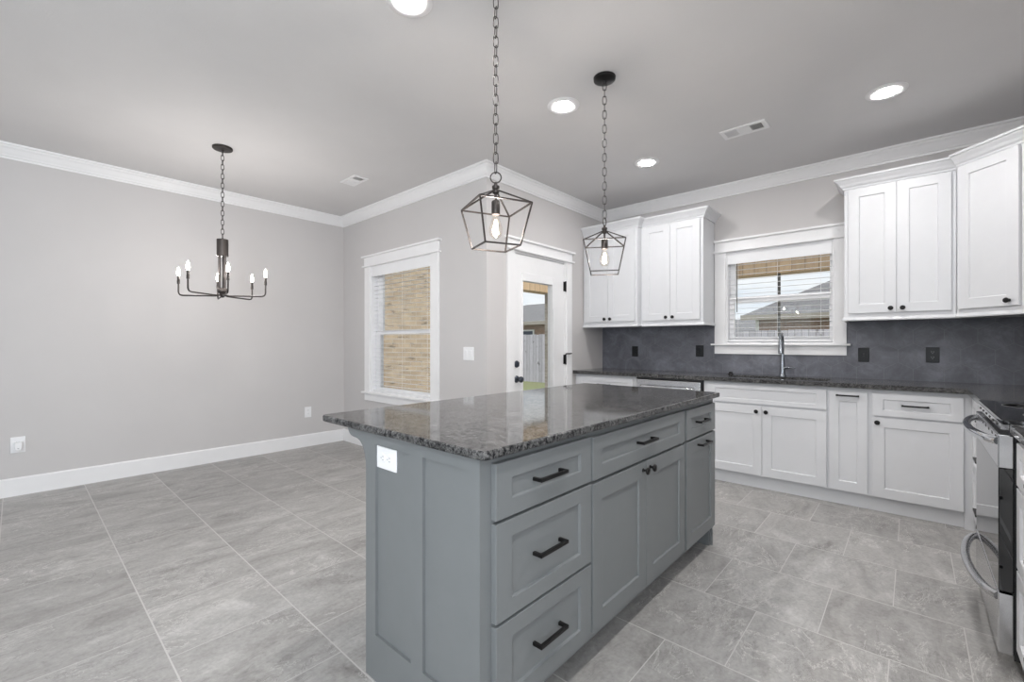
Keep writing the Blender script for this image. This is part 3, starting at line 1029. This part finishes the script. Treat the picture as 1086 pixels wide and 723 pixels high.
upper('deeper white two-door upper cabinet against the patio door wall', XC + 0.004, -2.092, 4.245, [(-2.712, -2.424), (-2.421, -2.112)], None, 0.09)
upper('white two-door upper cabinet just left of the sink window', -2.092, -1.470, 4.335, [(-2.070, -1.7865), (-1.7835, -1.497)], None, 0.32)
upper('white two-door upper cabinet just right of the sink window', -0.398, 0.224, 4.335, [(-0.372, -0.0895), (-0.0865, 0.199)], 0.32, None)
# diagonal corner cabinet
u4 = thing('upper_cabinet', 'white diagonal corner upper cabinet with a single door', 'cabinet', (0.226, 4.278, 0), -PI / 4, up_grp)
P0 = Vector((0.226, 4.278))
def loc45(x, y):
    d_ = Vector((x, y)) - P0
    return ((d_.x - d_.y) * 0.70711, (d_.x + d_.y) * 0.70711)
DW = 0.298 * 1.41421
poly = [loc45(*p) for p in ((0.226, 4.278), (0.524, 3.980), (XR - 0.004, 3.980), (XR - 0.004, YA - 0.004), (0.226, YA - 0.004))]
MB().prism(poly, UP_Z0 - 0.012, UP_Z1 + 0.05, 'z').build('carcass', 'cab', u4)
front(u4, 'door', 0.020, 0.366, 1.428, 2.386, 'cab', knob_at=(0.318, 1.460))
pth = [(0, 0), (DW, 0), loc45(XR - 0.006, 3.980)]
moulding(u4, pth, CAB_CROWN, 'crown')
moulding(u4, pth, RAIL, 'light_rail')

# ------------------------------------------------------------------ hexagon backsplash
def clip(poly, xa, xb, za, zb_):
    for ax, lim, sg in ((0, xa, 1), (0, xb, -1), (1, za, 1), (1, zb_, -1)):
        out = []
        for i in range(len(poly)):
            p, q = poly[i - 1], poly[i]
            ip, iq = (p[ax] - lim) * sg >= 0, (q[ax] - lim) * sg >= 0
            if ip != iq:
                t_ = (lim - p[ax]) / (q[ax] - p[ax])
                out.append((p[0] + t_ * (q[0] - p[0]), p[1] + t_ * (q[1] - p[1])))
            if iq:
                out.append(q)
        poly = out
        if len(poly) < 3:
            return []
    return poly


REG = [(XC + 0.004, WA[0] - 0.05, ZC1, 1.382), (WA[0] - 0.05, WA[1] + 0.05, ZC1, 1.15), (WA[1] + 0.05, XR - 0.004, ZC1, 1.382)]
bs = thing('wall_backsplash', 'charcoal hexagon tile backsplash above the dark counter', 'backsplash', (0, 0, 0))
bs['kind'] = 'structure'
hw, hs = 0.174, 0.174 / math.sqrt(3)
hx = MB()
gap = 0.0014
for r_ in range(-1, 5):
    zc = 0.9475 + r_ * 1.5 * hs
    x_off = -0.346 + hw / 2 if r_ % 2 == 0 else -0.346
    for q in range(-16, 9):
        xc = x_off + q * hw
        rr = hs - gap
        hexa = [(xc + rr * math.sin(PI / 3 * k_), zc + rr * math.cos(PI / 3 * k_)) for k_ in range(6)]
        for reg in REG:
            pc = clip(hexa, *reg)
            if len(pc) >= 3:
                hx.prism(pc, YA - 0.0065, YA - 0.001, 'y')
hx.build('tiles', 'slate', bs)
g_ = MB()
for reg in REG:
    g_.box(reg[0], reg[1], YA - 0.0052, YA - 0.0005, reg[2], reg[3])
g_.build('grout', 'grout', bs)

# ------------------------------------------------------------------ outlets and switches (local: wall plane y=0, room at -y)
def plate(name, label, cat, loc, rz, w_, h_, mat, kind, slot='slot', group=None):
    r = thing(name, label, cat, loc, rz, group)
    MB().box(-w_ / 2, w_ / 2, -0.006, 0, -h_ / 2, h_ / 2).build('plate', mat, r, bev=0.002)
    if kind == 'duplex' or kind == 'duplex_h':
        for s_ in (-1, 1):
            cx, cz = (0, s_ * 0.020) if kind == 'duplex' else (s_ * 0.020, 0)
            rc = MB().lathe([(0, 0), (0.0165, 0), (0.0165, 0.002), (0, 0.002)], (cx, -0.006, cz), 20, 'y').build('receptacle', mat, r)
            sl_ = MB()
            for dx in (-0.006, 0.006):
                if kind == 'duplex':
                    sl_.box(cx + dx - 0.0012, cx + dx + 0.0012, -0.0085, -0.0078, cz - 0.001, cz + 0.008)
                else:
                    sl_.box(cx - 0.001, cx + 0.008, -0.0085, -0.0078, cz + dx - 0.0012, cz + dx + 0.0012)
            if kind == 'duplex':
                sl_.lathe([(0, 0.0), (0.0025, 0.0), (0.0025, 0.0006), (0, 0.0006)], (cx, -0.0079, cz - 0.008), 8, 'y')
            else:
                sl_.lathe([(0, 0.0), (0.0025, 0.0), (0.0025, 0.0006), (0, 0.0006)], (cx - 0.008, -0.0079, cz), 8, 'y')
            sl_.build('slots', slot, rc)
    if kind == 'rocker':
        MB().box(-0.0165, 0.0165, -0.008, -0.006, -0.033, 0.033).prism([(-0.008, -0.030), (-0.008, 0.030), (-0.012, 0.030)], -0.0145, 0.0145, 'x').build('rocker', mat, r, bev=0.001)
    if kind == 'rocker2':
        for s_ in (-1, 1):
            cx = s_ * 0.030
            MB().box(cx - 0.0165, cx + 0.0165, -0.008, -0.006, -0.033, 0.033).prism([(-0.008, -0.030), (-0.008, 0.030), (-0.012, 0.030)], cx - 0.0145, cx + 0.0145, 'x').build('rocker', mat, r, bev=0.001)
    if kind == 'toggle':
        MB().box(-0.006, 0.006, -0.008, -0.006, -0.012, 0.012).prism([(-0.007, -0.006), (-0.007, 0.006), (-0.022, 0.010), (-0.022, 0.004)], -0.004, 0.004, 'x').build('toggle', slot, r)
    return r


plate('outlet', 'white outlet plate on the end of the grey island', 'outlet', (-1.3545, 0.862, 0.797), 0, 0.119, 0.076, 'plastic', 'duplex_h', 'slot_grey')
plate('outlet', 'plain white outlet low on the dining wall near the window corner', 'outlet', (XD, 2.279, 0.399), PI / 2, 0.076, 0.122, 'plastic', 'duplex', 'slot_grey')
plate('outlet', 'white outlet low on the dining wall behind a plug-in freshener', 'outlet', (XD, 0.012, 0.399), PI / 2, 0.080, 0.124, 'plastic', 'duplex', 'slot_grey')
pf = thing('air_freshener', 'small white plug-in air freshener in the dining wall outlet', 'air freshener', (XD + 0.009, 0.014, 0.392), PI / 2)
MB().prism([(-0.022, 0.030), (0.022, 0.030), (0.022, -0.012), (0.017, -0.028), (0.008, -0.036), (-0.008, -0.036), (-0.017, -0.028), (-0.022, -0.012)], -0.040, 0.0, 'y').build('body', 'plastic', pf, bev=0.006, seg=3)
MB().box(-0.005, 0.005, -0.0412, -0.039, -0.018, -0.014).build('vent', 'slot_grey', pf)
plate('light_switch', 'white double rocker switch between dining window and patio door', 'switch', (-2.966, YB, 1.106), 0, 0.135, 0.118, 'plastic', 'rocker2')
bs_y = YA - 0.0065
plate('light_switch', 'black rocker switch on the backsplash nearest the patio door wall', 'switch', (-2.320, bs_y, 1.109), 0, 0.074, 0.116, 'plate_black', 'rocker', 'slot_grey')
plate('outlet', 'black plate on the backsplash just left of the sink window', 'outlet', (-1.612, bs_y, 1.121), 0, 0.078, 0.116, 'plate_black', 'rocker', 'slot_grey')
plate('light_switch', 'black toggle switch on the backsplash right of the sink window', 'switch', (-0.300, bs_y, 1.104), 0, 0.072, 0.116, 'plate_black', 'toggle', 'slot')
plate('outlet', 'black duplex outlet on the backsplash nearest the range corner', 'outlet', (0.112, bs_y, 1.110), 0, 0.076, 0.116, 'plate_black', 'duplex', 'slot_grey')

# ------------------------------------------------------------------ ceiling fixtures
can = None
CANS = [(-1.69, 1.186, 'recessed ceiling light cut by the top edge, above the island'), (-1.69, 2.381, 'recessed ceiling light between the two pendant chains'),
        (-1.69, 3.600, 'recessed ceiling light nearest the corner above the far cabinets'), (-0.12, 3.573, 'recessed ceiling light in front of the right upper cabinets'),
        (-0.12, 2.381, 'recessed ceiling light over the aisle beside the range'), (-0.12, 1.186, 'recessed ceiling light over the aisle beside the near end of the island')]
for x, y, lab in CANS:
    if can is None:
        can = thing('recessed_light', lab, 'ceiling light', (x, y, H), 0, 'recessed ceiling lights')
        MB().lathe([(0.070, 0.0), (0.104, 0.0), (0.104, -0.003), (0.098, -0.006), (0.078, -0.009), (0.058, -0.005), (0.058, 0.0)], seg=40).build('trim_ring', 'trim', can, smooth=40)
        MB().lathe([(0.058, -0.003), (0.054, -0.009), (0.042, -0.013), (0.02, -0.016), (0, -0.0165)], seg=40).build('lens', 'lens', can, smooth=60)
    else:
        c_ = copy_tree(can)
        c_.location = (x, y, H)
        c_['label'] = lab
# two unseen cans added along the aisle row to even out the brightness
for x, y, lab in ((-0.12, -0.01, 'straight overhead'), (-0.12, -1.2, 'farthest back over the aisle')):
    c_ = copy_tree(can)
    c_.location = (x, y, H)
    c_['label'] = 'recessed ceiling light added for brightness behind the viewer, ' + lab


def vent(label, x0, x1, y0, y1):
    cx, cy = (x0 + x1) / 2, (y0 + y1) / 2
    w_, d_ = (x1 - x0) / 2, (y1 - y0) / 2
    r = thing('ceiling_vent', label, 'air vent', (cx, cy, H), 0, 'white ceiling air vents')
    e_ = 0.028
    f_ = MB().box(-w_, w_, -d_, -d_ + e_, -0.008, 0).box(-w_, w_, d_ - e_, d_, -0.008, 0).box(-w_, -w_ + e_, -d_ + e_, d_ - e_, -0.008, 0).box(w_ - e_, w_, -d_ + e_, d_ - e_, -0.008, 0)
    f_.box(-w_ * 0.30, -w_ * 0.26, -d_ + e_, d_ - e_, -0.008, 0).box(w_ * 0.26, w_ * 0.30, -d_ + e_, d_ - e_, -0.008, 0)
    f_.build('frame', 'trim', r, bev=0.002)
    MB().box(-w_ + e_, w_ - e_, -d_ + e_, d_ - e_, -0.0012, -0.0002).build('duct_backing', 'louver_dark', r)
    l_ = MB()
    n = 7
    for k_ in range(n):        # left and right banks throw sideways, the middle bank lengthways
        for s_ in (-1, 1):
            xa = s_ * (w_ * 0.30 + (w_ * 0.70 - e_) * (k_ + 0.5) / n)
            t_ = 0.006
            l_.prism([(xa - s_ * t_ * 0.2, -0.001), (xa - s_ * t_ * 0.2 + 0.001, -0.001), (xa + s_ * t_ + 0.001, -0.008), (xa + s_ * t_, -0.008)], -d_ + e_, d_ - e_, 'y')
    for k_ in range(8):
        ya = -d_ + e_ + (2 * d_ - 2 * e_) * (k_ + 0.5) / 8
        l_.prism([(ya - 0.002, -0.001), (ya - 0.001, -0.001), (ya + 0.006, -0.008), (ya + 0.005, -0.008)], -w_ * 0.26, w_ * 0.26, 'x')
    l_.build('louvers', 'trim', r)


vent('white ceiling vent above the kitchen aisle before the sink window', -1.055, -0.757, 3.440, 3.596)
vent('white ceiling vent above the dining area beside the chandelier', -4.073, -3.800, 2.071, 2.217)


def chain_mesh(z0, z1, pitch=0.041, lw=0.011, r=0.0022):
    mb = MB()
    n = max(1, round((z1 - z0) / pitch))
    pitch = (z1 - z0) / n
    hl = pitch / 2 + 0.004
    for k_ in range(n):
        zc = z0 + (k_ + 0.5) * pitch
        pts = []
        for q in range(12):
            a = 2 * PI * q / 12
            sx_ = lw * math.cos(a)
            sz = (hl - lw) * (1 if math.sin(a) > 0 else -1) * (1 if abs(math.sin(a)) > 1e-6 else 0) + lw * math.sin(a)
            pts.append((sx_, 0, zc + sz) if k_ % 2 == 0 else (0, sx_, zc + sz))
        mb.tube(pts, r, 6, closed=True)
    return mb


def ring_pts(rad, zc, n=20, ang=0.0):
    return [(rad * math.cos(2 * PI * k_ / n) * math.cos(ang), rad * math.cos(2 * PI * k_ / n) * math.sin(ang), zc + rad * math.sin(2 * PI * k_ / n)) for k_ in range(n)]


pend = thing('pendant_light', 'black cage pendant light over the near half of the island', 'pendant light', (-1.326, 1.372, 0), math.radians(-23.5), 'black cage pendant lights over the island')
MB().lathe([(0, H - 0.034), (0.010, H - 0.034), (0.014, H - 0.026), (0.050, H - 0.022), (0.062, H - 0.016), (0.064, H - 0.0005), (0, H - 0.0005)], seg=32).build('canopy', 'black', pend, smooth=40)
chain_mesh(1.926, H - 0.03).build('chain', 'bronze', pend, smooth=60)
MB().tube(ring_pts(0.023, 1.905, 20, math.radians(65)), 0.0028, 8, closed=True).build('hanging_ring', 'bronze', pend, smooth=60)
MB().lathe([(0, 1.884), (0.006, 1.884), (0.008, 1.872), (0.016, 1.868), (0.016, 1.858), (0.012, 1.853), (0.016, 1.848), (0.014, 1.838), (0.006, 1.834), (0.005, 1.800), (0, 1.800)], seg=16).build('hub', 'bronze', pend, smooth=40)
cage = MB()
at_, ab_, zt_, zb_ = 0.1155, 0.0790, 1.781, 1.608
sq = [(-1, -1), (1, -1), (1, 1), (-1, 1)]
rb = 0.0030
for k_ in range(4):
    p_, q_ = sq[k_], sq[(k_ + 1) % 4]
    cage.tube([(p_[0] * at_, p_[1] * at_, zt_), (q_[0] * at_, q_[1] * at_, zt_)], rb, square=True)
    cage.tube([(p_[0] * ab_, p_[1] * ab_, zb_), (q_[0] * ab_, q_[1] * ab_, zb_)], rb, square=True)
    cage.tube([(p_[0] * at_, p_[1] * at_, zt_), (p_[0] * ab_, p_[1] * ab_, zb_)], rb, square=True)
    cage.tube([(p_[0] * 0.010, p_[1] * 0.010, 1.848), (p_[0] * at_, p_[1] * at_, zt_)], rb, square=True)
cage.build('cage_frame', 'bronze', pend)
MB().lathe([(0, 1.806), (0.015, 1.806), (0.0185, 1.800), (0.0185, 1.750), (0.0165, 1.746), (0, 1.746)], seg=20).build('socket', 'bronze', pend, smooth=40)
bu = MB().lathe([(0.012, 1.748), (0.013, 1.735), (0.022, 1.712), (0.029, 1.690), (0.030, 1.675), (0.026, 1.659), (0.015, 1.648), (0, 1.645)], seg=24).build('bulb', 'bulb_glass', pend, smooth=60)
fl = MB()
for k_ in range(5):
    a = 2 * PI * k_ / 5
    fl.tube([(0.004 * math.cos(a), 0.004 * math.sin(a), 1.722), (0.012 * math.cos(a + 0.5), 0.012 * math.sin(a + 0.5), 1.668)], 0.0012, 5)
fl.build('filament', 'filament', bu)
pl = lamp('bulb_light', 'POINT', (0, 0, 1.690), BULB_W, (1.0, 0.94, 0.90), shadow_soft_size=0.016)
pl.parent = pend
p2 = copy_tree(pend)
p2.location = (-1.334, 2.290, 0)
p2.rotation_euler = (0, 0, math.radians(30))
p2['label'] = 'black cage pendant light over the far half of the island'

# chandelier
chn = thing('chandelier', 'dark six-arm chandelier with lit candle bulbs in the dining area', 'chandelier', (-4.054, 1.092, 0))
MB().lathe([(0, H - 0.030), (0.008, H - 0.030), (0.012, H - 0.020), (0.066, H - 0.016), (0.070, H - 0.012), (0.070, H - 0.0005), (0, H - 0.0005)], seg=32).build('canopy', 'bronze', chn, smooth=40)
chain_mesh(2.025, H - 0.028, 0.036).build('chain', 'bronze', chn, smooth=60)
MB().lathe([(0, 2.030), (0.006, 2.030), (0.008, 2.020), (0.040, 2.017), (0.040, 1.884), (0, 1.884)], seg=28).build('sleeve', 'bronze', chn, smooth=40)
for k_ in range(3):
    a = 2 * PI * k_ / 3 + 0.5
    MB().tube([(0.021 * math.cos(a), 0.021 * math.sin(a), 1.885), (0.021 * math.cos(a), 0.021 * math.sin(a), 1.60)], 0.0095, 10).build('stem_rod', 'bronze', chn, smooth=60)
MB().lathe([(0, 1.632), (0.036, 1.632), (0.038, 1.628), (0.038, 1.604), (0.024, 1.594), (0.018, 1.570), (0.008, 1.560), (0, 1.558)], seg=24).build('hub', 'bronze', chn, smooth=40)
for k_ in range(6):
    # angle 0 = to the right of the view, 90 = towards the viewer
    th = math.radians((-8, 51, 98, 172, 231, 279)[k_])
    rx_, ry_ = math.cos(YAW), math.sin(YAW)           # picture-right direction at the fixture
    dx_ = math.cos(th) * rx_ + math.sin(th) * ry_
    dy_ = math.cos(th) * ry_ - math.sin(th) * rx_
    R_ = 0.318
    pts = [(dx_ * 0.015, dy_ * 0.015, 1.580), (dx_ * 0.05, dy_ * 0.05, 1.572), (dx_ * (R_ - 0.03), dy_ * (R_ - 0.03), 1.572), (dx_ * (R_ - 0.012), dy_ * (R_ - 0.012), 1.576),
           (dx_ * (R_ - 0.003), dy_ * (R_ - 0.003), 1.587), (dx_ * R_, dy_ * R_, 1.602), (dx_ * R_, dy_ * R_, 1.668)]
    ar = MB().tube(pts, 0.0058, 8).build('arm', 'bronze', chn, smooth=60)
    cx, cy = dx_ * R_, dy_ * R_
    MB().lathe([(0, 1.662), (0.010, 1.662), (0.010, 1.690), (0.0085, 1.692), (0.0085, 1.722), (0, 1.722)], (cx, cy, 0), 14).build('candle_sleeve', 'bronze', ar, smooth=40)
    MB().lathe([(0.006, 1.722), (0.010, 1.732), (0.0125, 1.748), (0.0105, 1.766), (0.005, 1.784), (0, 1.792)], (cx, cy, 0), 14).build('bulb', 'candle_bulb', ar, smooth=60)
    q = lamp('candle_light', 'POINT', (cx, cy, 1.80), CANDLE_W, (1.0, 0.95, 0.91), shadow_soft_size=0.012)
    q.parent = chn

# ------------------------------------------------------------------ outside
struct(MB().box(-60, 60, YA + 3.6, 80, -0.32, -0.16).box(-60, -6.2, -30, YA + 3.6, -0.32, -0.16).build('ground', 'grass'), 'green back lawn beyond the patio', 'lawn')
struct(MB().box(-6.2, 6, YB + T, 8.2, -0.34, -0.06).build('ground_patio', 'concrete'), 'pale concrete patio outside the door', 'patio')
struct(MB().box(-5.75, -5.45, YB + T, 5.35, -0.06, 2.75).build('wall_patio', 'brick'), 'tan brick house wing outside the dining window', 'brick wall')
pb = struct(MB().box(-5.75, -5.45, 5.35, 7.36, 2.22, 2.75).box(-5.75, 5.0, 7.36, 7.66, 2.22, 2.75).build('beam_porch', 'cedar'), 'cedar-clad porch beam seen through door and kitchen window', 'porch beam')
struct(MB().box(-5.62, -5.28, 7.26, 7.60, -0.06, 2.22).build('column_porch', 'stone'), 'brick porch column seen through the patio door', 'porch column')
struct(MB().box(-1.460, -1.428, 7.40, 7.432, -0.06, 2.22).build('post_porch', plain('dark_post', (0.09, 0.085, 0.075), 0.7)), 'thin dark porch post seen through the kitchen window', 'porch post')
fb = MB()
x = -26.0
while x < 14:
    fb.box(x, x + 0.136, 12.3, 12.32, -0.16, 1.52 + random.uniform(-0.012, 0.012))
    x += 0.14
fn = thing('wooden_fence', 'weathered grey board fence along the back of the lawn', 'fence', (0, 0, 0))
fb.build('boards', 'fence', fn)
MB().box(-26, 14, 12.32, 12.36, 0.1, 0.19).box(-26, 14, 12.32, 12.36, 1.2, 1.29).build('rails', 'fence', fn)


def house(label, x0, x1, y0, y1, eave, ridge, rx0, rx1, ov=0.4):
    r = thing('house', label, 'house', ((x0 + x1) / 2, y0, -0.16), 0, 'neighbouring houses beyond the fence')
    ox, oy, oz = -(x0 + x1) / 2, -y0, 0.16
    MB().box(x0 + ox, x1 + ox, 0, y1 - y0, 0, eave + oz).build('walls', 'brick_red', r)
    a = [(x0 - ov + ox, -ov, eave + oz), (x1 + ov + ox, -ov, eave + oz), (x1 + ov + ox, y1 - y0 + ov, eave + oz), (x0 - ov + ox, y1 - y0 + ov, eave + oz)]
    ym = (y1 - y0) / 2
    t_ = [(rx0 + ox, ym, ridge + oz), (rx1 + ox, ym, ridge + oz)]
    MB().add(a + t_, [(0, 1, 5, 4), (1, 2, 5), (2, 3, 4, 5), (3, 0, 4), (3, 2, 1, 0)]).build('roof', 'shingle', r)
    MB().box(x0 - ov + ox, x1 + ov + ox, -ov - 0.03, -ov, eave - 0.16 + oz, eave + 0.02 + oz).build('fascia', 'fascia', r)
    return r, ox, oz


h1, ox, oz = house('pinkish brick house with grey hip roof outside the sink window', -4.25, 14, 18, 29, 2.2, 5.45, 1.25, 8)
MB().box(-4.24 + ox, -4.14 + ox, -0.06, 0.0, 0, 2.1 + oz).build('downspout', 'trim', h1)
h2, ox, oz = house('low brick house with grey roof outside the patio door', -23, -11.5, 18.5, 26, 2.35, 3.72, -18.7, -14.6)
wf = MB().box(-15.9 + ox, -15.0 + ox, -0.05, 0.0, 0.9 + oz, 1.95 + oz).build('window', 'trim', h2)
MB().box(-15.8 + ox, -15.1 + ox, -0.06, -0.05, 1.0 + oz, 1.87 + oz).build('pane', 'slate_metal', wf)
sh = thing('garden_shed', 'low grey shed beyond the fence at the left of the sink window', 'shed', (-8.4, 29, -0.16))
MB().box(-2.2, 1.9, 0, 3.5, 0, 2.15).build('walls', 'fence', sh)
MB().add([(-2.5, -0.3, 2.12), (2.2, -0.3, 2.12), (2.2, 3.8, 2.12), (-2.5, 3.8, 2.12), (-2.5, 1.75, 2.9), (1.6, 1.75, 2.9)], [(0, 1, 5, 4), (1, 2, 5), (2, 3, 4, 5), (3, 0, 4), (3, 2, 1, 0)]).build('roof', 'shingle', sh)
